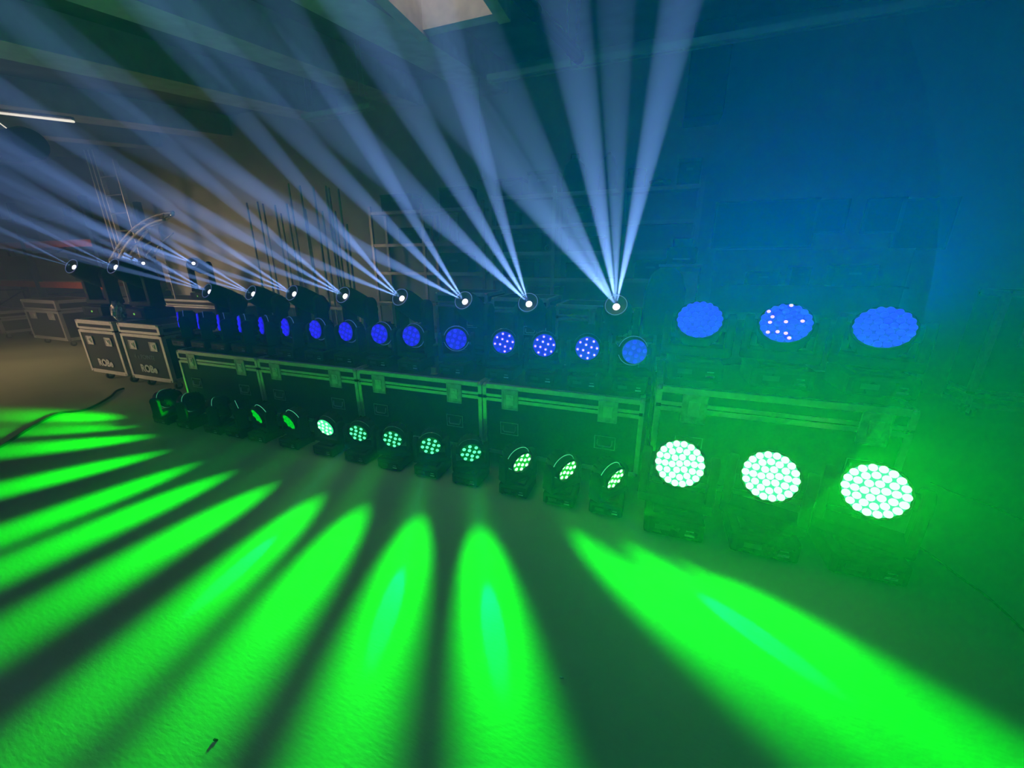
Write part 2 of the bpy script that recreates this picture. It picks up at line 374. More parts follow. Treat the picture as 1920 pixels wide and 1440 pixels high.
# ------------------------------------------------------------------ flight cases
def flight_case(label, loc, W, D, H, zb, lid=.105, latches=(.19, .80), lsize=(.135, .165), hsize=(.15, .105), hz=None, lz=None, group=None, words=None, name='flight_case', rz=0, handles=True, plates=True, tw=.034, side=True):
    """loc: front left corner on the floor, W along x, D along y, H top, zb underside of the body"""
    t = thing(name, label, 'flight case', loc, group, rz)
    zl = H-lid
    MB().box((W/2, D/2, (zb+zl-.004)/2), (W-.012, D-.012, zl-.004-zb), b=.002).build('body', PANEL, t)
    MB().box((W/2, D/2, (H+zl+.004)/2), (W-.012, D-.012, H-zl-.004), b=.002).build('lid', PANEL, t)
    e = .004
    def trim(c, d): MB().box(c, d, b=.0012).build('edge_trim', ALU, t)
    for z in (H-tw/2, zl+.004+tw*.34, zl-.004-tw*.40, zb+tw/2):
        th = tw if z in (H-tw/2, zb+tw/2) else tw*.66
        if abs(z-(zl-.004-tw*.40)) < 1e-6: th = tw*.8
        trim((W/2, .003, z), (W-2*tw*.9, e*2.2, th))
        if side:
            trim((W-.003, D/2, z), (e*2.2, D-2*tw*.9, th)); trim((.003, D/2, z), (e*2.2, D-2*tw*.9, th))
        if z == H-tw/2:
            for yy in (tw/2, D-tw/2): trim((W/2, yy, H), (W-2*tw*.9, tw, e))
            for xx in (tw/2, W-tw/2): trim((xx, D/2, H), (tw, D-2*tw*.9, e))
    for xx, s in ((tw*.45, 1), (W-tw*.45, -1)):
        for z0, z1 in ((zb+.03, zl-.012), (zl+.012, H-.02)):
            if z1-z0 > .02:
                trim((xx, .003, (z0+z1)/2), (tw*.9, e*2.2, z1-z0))
                if side: trim((.003 if s > 0 else W-.003, tw*.45, (z0+z1)/2), (e*2.2, tw*.9, z1-z0))
    def corner():
        m = MB().lathe([(.001, -.017), (.016, -.010), (.019, 0), (.016, .010), (.001, .017)], 10, cap=False)
        for d in ((.026, 0, 0), (0, 0, .026), (0, .026, 0)):
            m.box((d[0]*.8, d[1]*.8-.0, d[2]*.8), (.030 if d[0] else .034, .030 if d[1] else .012, .030 if d[2] else .034), b=.004)
        return m.mesh('ball_corner', ALUD)
    cm = cached('corner', corner)
    for xx, sx in ((.016, 1), (W-.016, -1)):
        for zz, sz in ((H-.014, -1), (zb+.014, 1)):
            for yy, sy in ((.012, 1), (D-.012, -1)):
                o = obj('ball_corner', cm, t, (xx, yy, zz)); o.scale = (sx, sy, sz)
    # butterfly latch dishes over the lid joint
    lw, lh = lsize
    zc = lz if lz is not None else zl-.005
    def latch_dish():
        m = MB(); b = .014
        m.box((0, 0, 0), (lw, .006, lh), b=.002)
        for sx in (-1, 1): m.box((sx*(lw/2-b/2), -.004, 0), (b, .005, lh), b=.002)
        for sz in (-1, 1): m.box((0, -.004, sz*(lh/2-b/2)), (lw, .005, b), b=.002)
        for sx in (-1, 1):
            for k in range(5): m.lathe([(.003, 0), (.002, .002)], 6, Matrix.Translation((sx*(lw/2-b/2), -.0065, (k-2)*lh*.21)) @ Matrix.Rotation(pi/2, 4, 'X'))
        return m.mesh('latch_dish', ALUD)
    def latch_key():
        m = MB().box((0, -.006, 0), (lw*.46, .008, lh*.52), b=.002).box((0, -.012, -.01), (lw*.36, .005, lh*.12), b=.002)
        m.lathe([(lw*.11, 0), (lw*.11, .007)], 12, Matrix.Translation((0, -.009, lh*.10)) @ Matrix.Rotation(pi/2, 4, 'X'))
        return m.mesh('latch_key', ALU)
    def grip():
        hw, hh = hsize
        m = MB(); b = .011
        for sx in (-1, 1): m.box((sx*(hw/2-b/2), -.001, 0), (b, .006, hh), b=.0015)
        for sz in (-1, 1): m.box((0, -.001, sz*(hh/2-b/2)), (hw, .006, b), b=.0015)
        m.box((0, .003, 0), (hw-.01, .004, hh-.01))
        return m.mesh('handle_dish', ALUD if False else DARKM)
    def gripbar():
        hw, hh = hsize
        m = MB().path([(-hw*.34, -.004, hh*.22), (-hw*.34, -.010, -hh*.12), (-hw*.28, -.012, -hh*.24), (hw*.28, -.012, -hh*.24), (hw*.34, -.010, -hh*.12), (hw*.34, -.004, hh*.22)], .005, 8)
        return m.mesh('handle', STEEL)
    def griprim():
        hw, hh = hsize
        m = MB(); b = .006
        for sx in (-1, 1): m.box((sx*(hw/2-b/2), -.005, 0), (b, .003, hh))
        for sz in (-1, 1): m.box((0, -.005, sz*(hh/2-b/2)), (hw, .003, b))
        return m.mesh('handle_rim', STEEL)
    for f in latches:
        o = obj('latch', cached(('ld', lsize), latch_dish), t, (W*f, -.002, zc)); obj('latch_key', cached(('lk', lsize), latch_key), o)
        if handles:
            h = obj('handle_dish', cached(('gd', hsize), grip), t, (W*f-.005, -.001, hz if hz is not None else zc-.225))
            obj('handle', cached(('gb', hsize), gripbar), h); obj('handle_rim', cached(('gr', hsize), griprim), h)
    # castors on a base board
    if zb > .06:
        def castor():
            m = MB().lathe([(.045, -.016), (.05, -.010), (.05, .010), (.045, .016)], 16, Matrix.Translation((0, 0, .05)) @ Matrix.Rotation(pi/2, 4, 'Y'))
            return m.mesh('castor_wheel', RUBBER)
        def fork():
            return MB().box((-.024, 0, .085), (.004, .05, .09)).box((.024, 0, .085), (.004, .05, .09)).box((0, 0, .128), (.07, .09, .006)).mesh('castor', STEEL)
        for xx in (.14, W-.14):
            for yy in (.12, D-.12):
                o = obj('castor', cached('fork', fork), t, (xx, yy, zb-.131)); obj('castor_wheel', cached('cwheel', castor), o)
        if zb > .135:
            pass
    return t
flight_case('low long black flight case at left end of the row, beside upright cases', (-4.84, 2.61, 0), 1.205, .78, .72, .131, group='long flight cases under the small moving heads', hz=.37)
flight_case('second low flight case from the left, behind the thin green lens ellipses', (-3.625, 2.61, 0), 1.205, .78, .72, .131, group='long flight cases under the small moving heads', hz=.37)
flight_case('third low flight case, behind floor heads with twelve green dots', (-2.41, 2.61, 0), 1.205, .78, .72, .131, group='long flight cases under the small moving heads', hz=.37)
flight_case('fourth low flight case, next to the big trunk, behind three hooded heads', (-1.195, 2.61, 0), 1.205, .78, .72, .131, group='long flight cases under the small moving heads', hz=.37)
flight_case('largest trunk of the row, taller and veiled in green, behind round green lights', (.075, 2.61, 0), 1.36, .80, .835, .131, lid=.13, latches=(.175, .87), lsize=(.15, .20), hsize=(.17, .11), hz=.45, tw=.04)
def robe_case(x, label, wd, words):
    t = flight_case(label, (x, 2.98, 0), wd, .62, .88, .131, lid=.13, latches=(.26, .76), lsize=(.15, .12), handles=False, lz=.60, tw=.05, group='upright flight cases at the left end')
    text('lettering', 'ROBe', .135, WHITE, t, (wd*.30, -.004, .245), offs=.006)
    if words: text('lettering', '4 x POINTE', .085, mat('faded_print', (.35, .36, .36), .7, noise=.3, nscale=40), t, (wd*.22, -.004, .42), offs=.0)
    return t
robe_case(-7.56, 'left one of two upright flight cases lettered ROBE', .85, False)
robe_case(-6.60, 'right one of two upright flight cases, lettered POINTE above ROBE', .85, True)

# ------------------------------------------------------------------ upper row: 15 small blue heads on the cases
up = [(340,610,-32),(376,610,-31),(414,612,-30),(452,612,-30),(493,615,-26),(538,618,-20),(593,614,-10),(650,619,-7),(713,622,-1),(773,628,0),
      (857,635,26),(946,640,22),(1022,643,15),(1102,652,9),(1191,653,18)]
up_lab = ['leftmost small moving head on the cases, only a blue line of its rim showing', 'second small head from left on the cases, thin blue rim line',
 'third small head from left on the cases, thin blue rim line', 'fourth small head from left on the cases, curved blue rim line',
 'fifth small head from left on the cases, faint narrow blue lens', 'sixth small head from left on the cases, narrow dark-blue lens',
 'first clearly blue lens from the left on the cases, seen as a narrow oval', 'eighth head from left on the cases, narrow bright blue oval lens',
 'ninth head from left on the cases, wide blue oval lens', 'tenth head from left on the cases, nearly round blue lens',
 'round blue head above the third low case, small pale dots in its lens', 'blue head above the left end of the fourth low case, lens full of pink crescents',
 'blue head with the brightest pinkish-white dots in its lens, above the fourth case', 'blue head with slanting rows of pinkish dots, second from the right end',
 'last small blue head at the right end of the cases']
for i, (px, py, a) in enumerate(up):
    c = aty(px, py, 2.80); az = radians(a); el = radians(4)
    dr = Vector((sin(az)*cos(el), -cos(az)*cos(el), sin(el)))
    b = c-dr*.05; hh = .29
    t, p, d = moving_head('moving_head_light', up_lab[i], 'small moving heads on the flight cases', (b.x, 2.83, .722), az, el, 12, hh, 'blue', .086, LENS_B, PLATE_B, die_glint={11: .8, 12: 1, 13: 1}.get(i), hood=False, ring=RING_B if i not in (11, 12, 13) else RING)
    spot('blue_beam', p, (d.x, d.y, .30), P_BLUE*(1.6 if i > 9 else 1), BLUE, 46, 1, t, .06)
bigb_lab = ['left one of the three large blue oval lights on the big trunk', 'middle large blue oval light, with white glints along its lower edge', 'right one of the three large blue oval lights on the big trunk']
for i, (px, py) in enumerate([(1312,597),(1474,602),(1659,609)]):
    c = aty(px, py, 2.88); d0 = (Vector((0, 0, CH))-c); az = math.atan2(d0.x, -d0.y)*.9; el = radians(40)
    dr = Vector((sin(az)*cos(el), -cos(az)*cos(el), sin(el))); b = c-dr*.075
    t, p, d = moving_head('wash_light', bigb_lab[i], 'large wash lights on the big trunk', (b.x, b.y, .838), az, el, 37, round(b.z-.838, 2), 'blue', .138, LENS_B, PLATE_B, die_glint=.14 if i == 1 else None, hood=False)
    spot('wash_beam', p, d, P_BIGB, BLUE, 96, 1, t, .10)

# ------------------------------------------------------------------ beam heads behind: white prism beams
def beam_head(label, p, slopes, base_z, group, L=.22, power=1, s=1.0, hdir=None):
    """p: front lens centre; slopes: list of (image slope dx/dy, distance of the far point) of each prism beam"""
    px, py = None, None
    dirs = []
    for (vx, vy, k) in slopes:
        dirs.append((-ray(vx, vy).normalized(), k))
    mean = Vector((0, 0, 0))
    for d, k in dirs: mean += d
    mean.normalize()
    if hdir is not None: mean = Vector(hdir).normalized()
    hc = Vector(p)-mean*L
    t = thing('beam_moving_head', label, 'stage light', (hc.x, hc.y, base_z), group)
    hh = hc.z-base_z
    bw, bd, bh = .38*s, .30*s, .11*s
    obj('base', cached(('bbase', s), lambda: MB().box((0, 0, bh/2+.01), (bw, bd, bh), b=.02).box((0, 0, bh+.015), (bw*.6, bd*.7, .02), b=.004).mesh('base', BLACK)), t)
    pn = obj('control_panel', cached(('bpan', s), lambda: MB().box((0, 0, 0), (bw*.7, .004, bh*.6), b=.001).mesh('control_panel', BLACKG)), t, (0, -bd/2-.001, bh*.55))
    obj('display', cached(('bdis', s), lambda: MB().box((0, 0, 0), (.022*s, .002, .018*s)).mesh('display', DISP)), pn, (bw*.02, -.003, 0))
    az = math.atan2(mean.x, -mean.y)
    def yoke():
        aw = .125*s; m = MB().lathe([(.10*s, bh), (.10*s, bh+.03)], 20)
        m.box((0, 0, bh+.05*s), (2*aw+.10*s, .16*s, .05*s), b=.015*s)
        for i in (-1, 1):
            Ln = hh-(bh+.05*s)
            m.box((i*(aw+.02*s), 0, bh+.05*s+Ln*.47), (.05*s, .15*s, Ln*.98), b=.016*s)
            m.lathe([(.07*s, 0), (.078*s, .008), (.078*s, .042*s), (.07*s, .05*s)], 20, Matrix.Translation((i*(aw+.02*s)-.025*s, 0, hh)) @ Matrix.Rotation(pi/2, 4, 'Y'))
        return m.mesh('yoke', BLACK)
    obj('yoke', yoke(), t, rot=(0, 0, az))
    q = mean.to_track_quat('Z', 'Y')
    def head():
        m = MB().lathe([(.05*s, -.19), (.085*s, -.18), (.105*s, -.12), (.112*s, 0), (.108*s, L*.6), (.094*s, L*.9), (.088*s, L), (.076*s, L), (.072*s, L-.03), (.028*s, L-.035)], 28)
        for k in range(16):
            a = 2*pi*k/16; m.box((.104*s*cos(a), .104*s*sin(a), -.07), (.010, .010, .12))
        m.lathe([(.04*s, -.13*s), (.04*s, .13*s)], 12, Matrix.Rotation(pi/2, 4, 'Y'))
        return m.mesh('head', BLACK)
    hd = obj('head', cached(('bhead', s, L), head), t, (0, 0, hh)); hd.rotation_mode = 'QUATERNION'; hd.rotation_quaternion = q
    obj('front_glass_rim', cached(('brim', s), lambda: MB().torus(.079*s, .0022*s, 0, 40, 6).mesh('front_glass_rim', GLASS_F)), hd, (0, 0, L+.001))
    obj('lamp_lens', cached(('bcore', s), lambda: dome(.026*s, .012, 16).mesh('lamp_lens', CORE_W)), hd, (0, 0, L-.030))
    for d, k in dirs:
        spot('prism_beam', Vector(p)-mean*.004, d, P_BEAM*power*k, COOL, BEAM_DEG, .25, t, .006)
    return t
BEAM_DEG = 4.6
def V(px, py, sl):
    return [(px+s*D, py+D, k) for (s, D, k) in sl]
# sources: slope of each beam in the picture and how far below the source its vanishing point lies
def beams_std(px, py):
    out = []
    for (vx, vy, k) in ((1165, 1035, 1), (1230, 925, 1), (1298, 783, .7)): out.append((vx, vy, k))
    return out
PTS = [(1155,572,V(1155,572,[(-.786,230,.8),(-.524,300,.6),(-.17,360,1),(0.0,470,.6),(.214,420,1.3)])),
       (990,567,V(990,567,[(-1.07,230,.8),(-.6,360,1),(-.307,470,1)])),
       (869,563,V(869,563,[(-.616,470,1),(-.996,362,1),(-1.95,220,.8)])),
       (750,557,V(750,557,[(-.872,470,1),(-1.33,362,1),(-2.5,220,.7)])),
       (643,553,V(643,553,[(-1.19,470,1),(-1.72,362,1),(-2.7,230,.7)])),
       (547,549,V(547,549,[(-1.45,470,1),(-2.05,362,1),(-3.4,230,.7)])),
       (470,549,V(470,549,[(-1.6,470,1),(-2.3,362,1),(-3.6,230,.7)])),
       (388,545,V(388,545,[(-1.75,470,1),(-2.6,362,1),(-3.9,230,.7)]))]
PTS = [(a, b, [(2*a-vx, vy, k) for vx, vy, k in c]) for a, b, c in PTS]
bl = ['rightmost beam light, a fan of five pale beams rising from it', 'second beam light from the right, bright white lens above a pink-dotted head',
 'third beam light from the right, white lens above the round blue head', 'fourth beam light from the right, white lens with three pale beams to the left',
 'fifth beam light from the right on the low cases', 'sixth beam light from the right on the low cases', 'seventh beam light from the right on the low cases',
 'eighth beam light from the right, last on the left low case']
for i, (px, py, sl) in enumerate(PTS):
    beam_head(bl[i], aty(px, py, 3.0), sl, .722, 'beam lights behind the small heads')
# two larger ones on the upright cases, turned left
beam_head('large beam light on the left upright case, turned to the far left', aty(134,499,3.15), V(134,499,[(1.9,420,.3),(3.7,300,.3)]), .882, 'beam lights on the upright cases', L=.30, s=1.25)
beam_head('large beam light on the right upright case, bright lens at its upper left', aty(212,499,3.15), V(212,499,[(2.0,420,.45),(3.2,330,.4)]), .882, 'beam lights on the upright cases', L=.30, s=1.25)
# two further back on a tall trunk
flight_case('tall dark flight case behind the upright cases, carrying two beam lights', (-9.2, 4.55, 0), 2.3, .7, 1.0, .131, handles=False, lz=.7)
beam_head('far beam light with a small white lens, left of two behind the upright cases', aty(267,493,4.6), V(267,493,[(1.9,200,.7),(3.2,140,.7)]), 1.002, 'beam lights far behind', power=.6)
beam_head('far beam light, right of two behind the upright cases', aty(361,493,4.6), V(361,493,[(1.7,220,.8),(2.8,160,.7)]), 1.002, 'beam lights far behind', power=.6)

# ------------------------------------------------------------------ ceiling fittings
def rail(label, xa, xb, y, z):
    t = thing('cable_tray', label, 'cable tray', (xa, y, z), 'metal trays under the ceiling'); L = xb-xa
    MB().box((L/2, -.045, 0), (L, .003, .05)).box((L/2, -.03, -.025), (L, .03, .003)).build('side_channel', mat('white_enamel', (.82, .84, .82), .35, noise=.05), t)
    MB().box((L/2, .045, 0), (L, .003, .05)).box((L/2, .03, -.025), (L, .03, .003)).build('side_channel', mat('white_enamel', (.82, .84, .82), .35, noise=.05), t)
    n = int(L/.3)
    cm = MB().box((0, 0, -.022), (.025, .09, .004)).mesh('crossbar', mat('white_enamel', (.82, .84, .82), .35, noise=.05))
    for i in range(n+1): obj('crossbar', cm, t, (.02+i*(L-.04)/max(n, 1), 0, 0))
    for f in (.12, .88):
        zz = zrib(y)+RB-z
        MB().bar((L*f, -.045, -.03), (L*f, -.045, zz+.01), .004).bar((L*f, .045, -.03), (L*f, .045, zz+.01), .004).build('hanger', mat('white_enamel', (.82, .84, .82), .35, noise=.05), t)
    return t
rail('long metal cable tray crossing under the ceiling to the right edge', -1.82, 4.9, 4.33, 3.4)
rail('short metal tray seen under the ceiling behind the bright ribs', -4.47, -3.4, 4.5, 3.4)
a = Vector((-.85, 4.12, 3.36)); b = Vector((-1.14, 2.9, 3.36))
t = thing('strip_luminaire', 'dark unlit tube luminaire hanging under the tray, pointing to the top edge', 'lamp', tuple(a))
d = b-a
MB().bar((0, 0, 0), d, .048, 16).build('tube_cover', BLACKG, t)
MB().bar(Vector((0, 0, .06)), d+Vector((0, 0, .06)), .016, 8).build('gear_tray', STEEL, t)
MB().lathe([(.053, 0), (.053, .05)], 14, Matrix.Translation((0, 0, 0)) @ d.to_track_quat('Z', 'Y').to_matrix().to_4x4()).build('end_cap', BLACK, t)
MB().lathe([(.053, 0), (.053, .05)], 14, Matrix.Translation(d*.62) @ d.to_track_quat('Z', 'Y').to_matrix().to_4x4()).build('clamp', BLACK, t)
m = MB(); zz = zrib(4.1)+RB-3.36
m.box((.02, -.14, zz/2+.03), (.003, .03, zz-.05)).box((-.01, -.14, zz/2+.03), (.003, .03, zz-.05))
for k in range(9): m.box((.005, -.14, .1+k*zz/10), (.03, .004, .03))
m.build('perforated_hanger', STEEL, t)
m = MB().box((-.05, 0, -.01), (.05, .03, .004)).box((-.07, 0, -.02), (.004, .05, .04)); m.build('bracket', STEEL, t)
a = aty(-10, 211, 3.0); b = aty(138, 228, 3.0)
t = thing('bright_strip', 'thin glowing strip for the bright line along the ceiling at the far left edge', 'lamp', tuple(a)); d = b-a
MB().bar((0, 0, 0), d, .012, 8).build('tube', GLOW_BAR, t); MB().bar((0, .0, .03), d+Vector((0, 0, .03)), .018, 6).build('housing', STEEL, t)  # glowing bar put in for the bright line along the rib
a = aty(-10, 224, 2.8); b = aty(28, 252, 2.8)
t = thing('round_duct', 'dark rounded duct end with a thin glowing rim at the left edge', 'duct', tuple(a)); d = b-a
MB().bar((0, 0, 0), d, .006, 8).build('rim', GLOW_BAR, t)  # glowing bar paints a bright line, the duct rim is no lamp
MB().lathe([(.16, -.2), (.17, 0), (.17, .25), (.15, .3)], 20, Matrix.Translation(d*.4+Vector((-.08, .1, -.17))) @ Matrix.Rotation(pi/2, 4, 'Y')).build('shell', DARK, t)

# ------------------------------------------------------------------ shelving at the back wall
def shelf_unit(label, xs, y0, y1, levels, top, posts_top):
    ST = mat('white_enamel', (.82, .84, .82), .35, noise=.05) if 'pale' in label else STEEL  # enamel made whiter to stand for light on the shelf edges
    t = thing('shelving_unit', label, 'shelving', (xs[0], y0, 0), 'shelving along the back wall')
    W = xs[-1]-xs[0]; D = y1-y0
    for x, pt in zip(xs, posts_top):
        for yy in (0, D): MB().box((x-xs[0], yy, pt/2), (.05, .04, pt), b=.003).build('upright', ST, t)
    for z in levels:
        for i in range(len(xs)-1):
            wd = xs[i+1]-xs[i]
            MB().box((xs[i]-xs[0]+wd/2, D/2, z), (wd-.05, D, .02)).build('shelf_board', WOOD if z < 2.3 else CREAM, t)
            MB().box((xs[i]-xs[0]+wd/2, 0, z-.01), (wd-.05, .03, .05), b=.002).build('beam', ST, t)
    return t
shelf_unit('pale metal shelving against the back wall with its front edges catching light', [-2.42, -1.45, -.53, .42], 5.75, 6.15, [.5, .95, 1.38, 1.75, 2.12, 2.52], 2.6, [2.55, 2.62, 2.66, 2.62])
shelf_unit('dimmer left shelving unit behind the beams', [-4.6, -3.6, -2.55], 5.75, 6.15, [.5, .95, 1.45, 1.9, 2.4], 2.6, [2.5, 2.5, 2.5])
GREYB = mat('grey_card', (.14, .15, .15), .8, noise=.2)
def carton(label, cx, cyy, z, w, d, h, m=None, grp=None, nm='storage_box'):
    t = thing(nm, label, 'box', (cx, cyy, z+.002), grp)
    m = m or DARK
    MB().box((0, 0, h*.42), (w, d, h*.84), b=.006).build('box_body', m, t)
    MB().box((0, 0, h*.92), (w*1.03, d*1.03, h*.15), b=.006).build('box_lid', m, t)
    MB().box((0, -d*.5-.004, h*.6), (w*.3, .008, h*.10), b=.002).build('box_grip', GREYB, t)
    return t
PLUM = mat('plum_fabric', (.12, .04, .06), .8, noise=.2); SLATE = mat('slate_plastic', (.06, .07, .09), .6, noise=.2); GREYB = mat('grey_card', (.14, .15, .15), .8, noise=.2)
g = 'storage boxes on the shelving'
for lab, x, z, w, h, m in [
    ('dark box on the top shelf at the far right end of the pale shelving', .25, 2.53, .26, .30, DARK), ('tall dark box on the top shelf beside the rightmost beam', -.38, 2.53, .22, .24, SLATE),
    ('wide dark box on the top shelf left of the maroon bag', -1.65, 2.53, .42, .30, DARK), ('second wide dark box at the left end of the top shelf', -2.15, 2.53, .40, .24, SLATE),
    ('small box on the shelf below the top, left bay', -2.2, 2.13, .3, .2, GREYB), ('dark crate on the middle shelf of the left bay', -1.95, 1.76, .62, .26, DARK),
    ('low crate on the middle shelf of the centre bay', -1.0, 1.76, .5, .2, SLATE), ('dark crate on the third shelf of the left bay', -2.0, 1.39, .5, .28, SLATE),
    ('box on the third shelf of the centre bay', -1.05, 1.39, .42, .22, DARK), ('box on the upper shelf of the centre bay', -1.1, 2.13, .34, .22, DARK),
    ('grey box low on the shelving behind the beam lights', -1.6, .96, .5, .3, GREYB), ('dark box low in the right bay of the shelving', -.1, 1.39, .4, .25, DARK)]:
    carton(lab, x, 5.95, z, w, .3, h, m, g)
g = 'boxes on the dim left shelving'
for lab, x, z, w, h in [('wide dark box on top of the left shelving', -4.1, 2.41, .6, .26), ('dark box on top of the left shelving, right bay', -3.05, 2.41, .5, .3), ('box on the second shelf of the left shelving', -3.9, 1.91, .4, .25),
                         ('dark box behind the crossing beams on the left shelving', -3.1, 1.46, .5, .3)]:
    carton(lab, x, 5.95, z, w, .3, h, DARK, g)
# bag, hat, frame rack, bowls, glints
c = aty(1075, 340, 5.9)
t = thing('bag', 'maroon bag on the top shelf between two pale beams', 'bag', (c.x, 5.95, 2.532))
MB().lathe([(.10, 0), (.16, .04), (.17, .2), (.13, .36), (.05, .44), (.02, .45)], 16).build('bag_body', PLUM, t)
MB().path([(-.06, 0, .40), (-.05, 0, .50), (.05, 0, .50), (.06, 0, .40)], .008).build('handle', PLUM, t)
c = aty(1140, 320, 5.9)
t = thing('canister', 'round-topped dark canister on the top shelf right of the maroon bag', 'canister', (c.x, 5.95, 2.532))
MB().lathe([(.12, 0), (.125, .02), (.12, .3), (.09, .40), (.03, .45), (.001, .455)], 20).build('canister_body', SLATE, t); MB().lathe([(.03, .45), (.025, .48)], 12).build('cap', BLACK, t)
c = aty(1257, 330, 5.9)
t = thing('basket', 'low dark basket on the top shelf near its right end', 'basket', (-.08, 5.92, 2.532))
MB().lathe([(.08, 0), (.12, .02), (.14, .09), (.135, .09), (.11, .02)], 18).build('basket_body', DARK, t); MB().box((0, -.13, .06), (.14, .01, .02), b=.003).build('pale_label', CREAM, t)
for i, px in enumerate((1008, 1025)):
    c = aty(px, 466, 5.8)
    t = thing('roll', ['left of two small rolls on the shelf edge', 'right of two small rolls on the shelf edge'][i], 'roll', (c.x, 5.85, 1.765), 'rolls on the middle shelf')
    MB().torus(.035, .014, 0, 20, 8, Matrix.Translation((0, 0, .049)) @ Matrix.Rotation(pi/2, 4, 'X')).build('roll_body', CREAM, t); MB().torus(.017, .004, 0, 16, 6, Matrix.Translation((0, -.008, .049)) @ Matrix.Rotation(pi/2, 4, 'X')).build('core', GREYB, t)
t = thing('frame_rack', 'pale open frame with upright dividers standing on the left shelving', 'rack', (-3.25, 5.70, 1.912))
for k in range(5): MB().box((-.3+k*.15, 0, .2), (.02, .03, .4)).build('divider', STEEL, t)
MB().box((0, 0, .41), (.64, .03, .02)).build('top_bar', STEEL, t); MB().box((0, 0, .012), (.64, .03, .02)).build('bottom_bar', STEEL, t)
c = aty(903, 338, 5.3)
t = thing('hanging_clamp', 'small shiny clamp glinting high inside the second beam fan', 'clamp', (c.x, 5.3, c.z))
MB().bar((-.06, 0, .0), (.06, 0, .01), .006).build('jaw', RING, t); MB().bar((-.05, 0, .0), (-.07, 0, .05), .006).build('jaw', RING, t); MB().bar((.04, 0, .01), (.0, 0, .045), .005).build('screw', RING, t)
MB().bar((0, 0, 0), (0, 0, 4.1-c.z), .004).build('drop_wire', STEEL, t)

# right part of the back: white cabinet with printer, panels, bench
t = thing('machine_cabinet', 'pale cabinet beside the right end of the shelving, with a dark device on it', 'cabinet', (0.02, 5.35, 0))
MB().box((.24, .15, .78), (.46, .3, 1.55), b=.01).build('cabinet_body', GREYB, t); MB().box((.24, .15, 1.57), (.5, .34, .03), b=.004).build('cabinet_top', CREAM, t)
MB().box((.24, -.005, 1.30), (.42, .012, .4), b=.004).build('door', CREAM, t); MB().box((.24, -.03, 1.36), (.2, .03, .03), b=.006).build('handle', CREAM, t)
t = thing('printer', 'dark blocky device on the pale cabinet right of the shelving', 'device', (.26, 5.5, 1.588))
MB().box((0, 0, .10), (.34, .26, .2), b=.02).build('device_body', DARK, t); MB().box((0, .03, .25), (.22, .16, .1), b=.01).build('feeder', DARK, t); MB().box((.0, -.135, .06), (.2, .02, .02)).build('slot', STEEL, t)
pan = [('widest dark wall panel, left of the five above the large blue lights', (1345,380),(1520,463)), ('narrow dark wall panel right of the widest one', (1535,375),(1582,436)),
       ('dark wall panel left of the tallest one', (1630,372),(1685,436)), ('tallest dark wall panel, at the right end of the wall group', (1695,373),(1772,468))]
for lab, p, q in pan:
    a = aty(*p, Y1-.06); b = aty(*q, Y1-.06); x0, x1, z0, z1 = a.x, b.x, b.z, a.z
    t = thing('wall_panel', lab, 'panel', ((x0+x1)/2, Y1-.03, z0), 'dark panels on the back wall')
    W, H = x1-x0, z1-z0
    MB().box((0, 0, H/2), (W, .05, H), b=.006).build('panel_board', DARK, t)
    for sx in (-1, 1): MB().box((sx*(W/2-.01), -.03, H/2), (.02, .012, H)).build('frame_bar', SLATE, t)
    for zz in (.01, H-.01): MB().box((0, -.03, zz), (W-.04, .012, .02)).build('frame_bar', SLATE, t)
t = thing('workbench', 'long pale-backed workbench behind the large blue lights', 'workbench', (.72, 5.3, 0))
MB().box((1.05, .4, .93), (2.1, .8, .04), b=.004).build('bench_top', CREAM, t); MB().box((1.05, .82, 1.35), (2.1, .02, .82)).build('back_board', CREAM, t)
for x in (.05, 2.05):
    for y in (.06, .74): MB().box((x, y, .455), (.05, .05, .91)).build('leg', STEEL, t)
MB().box((1.05, .62, 1.32), (1.9, .25, .02)).build('shelf_board', CREAM, t)
for lab, px, wz, hz, m in [('dark tool box on the bench shelf behind the left blue light', 1432, .34, .16, DARK), ('grey device on the bench shelf above the middle blue light', 1500, .2, .22, SLATE),
                          ('rounded dark bag on the bench shelf above the right blue light', 1600, .42, .24, DARK), ('pale flat box on the bench between middle and right blue lights', 1620, .45, .1, CREAM)]:
    c = aty(px, 500, 5.9); zz = 1.33 if m is not CREAM else .95
    carton(lab, c.x, 5.9 if m is not CREAM else 5.5, zz, wz, .2, hz, m, 'items on the workbench')
t = thing('office_chair', 'dark rounded high-backed chair in front of the pale cabinet', 'chair', (.10, 4.5, 0))
m = MB()
pr = [(-.19, .0), (-.215, .25), (-.21, .50), (-.16, .66), (-.08, .73), (0, .745), (.08, .73), (.16, .66), (.21, .50), (.215, .25), (.19, .0)]
n = len(pr)
m.add([(x, -.04, z) for x, z in pr]+[(x*.93, -.065, z*.97+.01) for x, z in pr]+[(x, .04, z) for x, z in pr]+[(x*.93, .07, z*.97+.01) for x, z in pr],
      [tuple(n+k for k in range(n)), tuple(3*n+k for k in range(n))[::-1]]+[(k, (k+1) % n, n+(k+1) % n, n+k) for k in range(n)]+[(k, (k+1) % n, 2*n+(k+1) % n, 2*n+k) for k in range(n)]+[(2*n+k, 2*n+(k+1) % n, 3*n+(k+1) % n, 3*n+k) for k in range(n)])
o = m.build('backrest', mat('dark_upholstery', (.02, .022, .03), .9, noise=.2, nscale=30), t, (0, .18, .82))
MB().box((0, -.03, .52), (.48, .46, .09), b=.03).build('seat', MATS['dark_upholstery'], t); MB().bar((0, 0, .12), (0, 0, .48), .028).build('gas_column', STEEL, t)
MB().box((0, .21, .66), (.06, .03, .36), b=.006).build('back_bracket', BLACK, t)
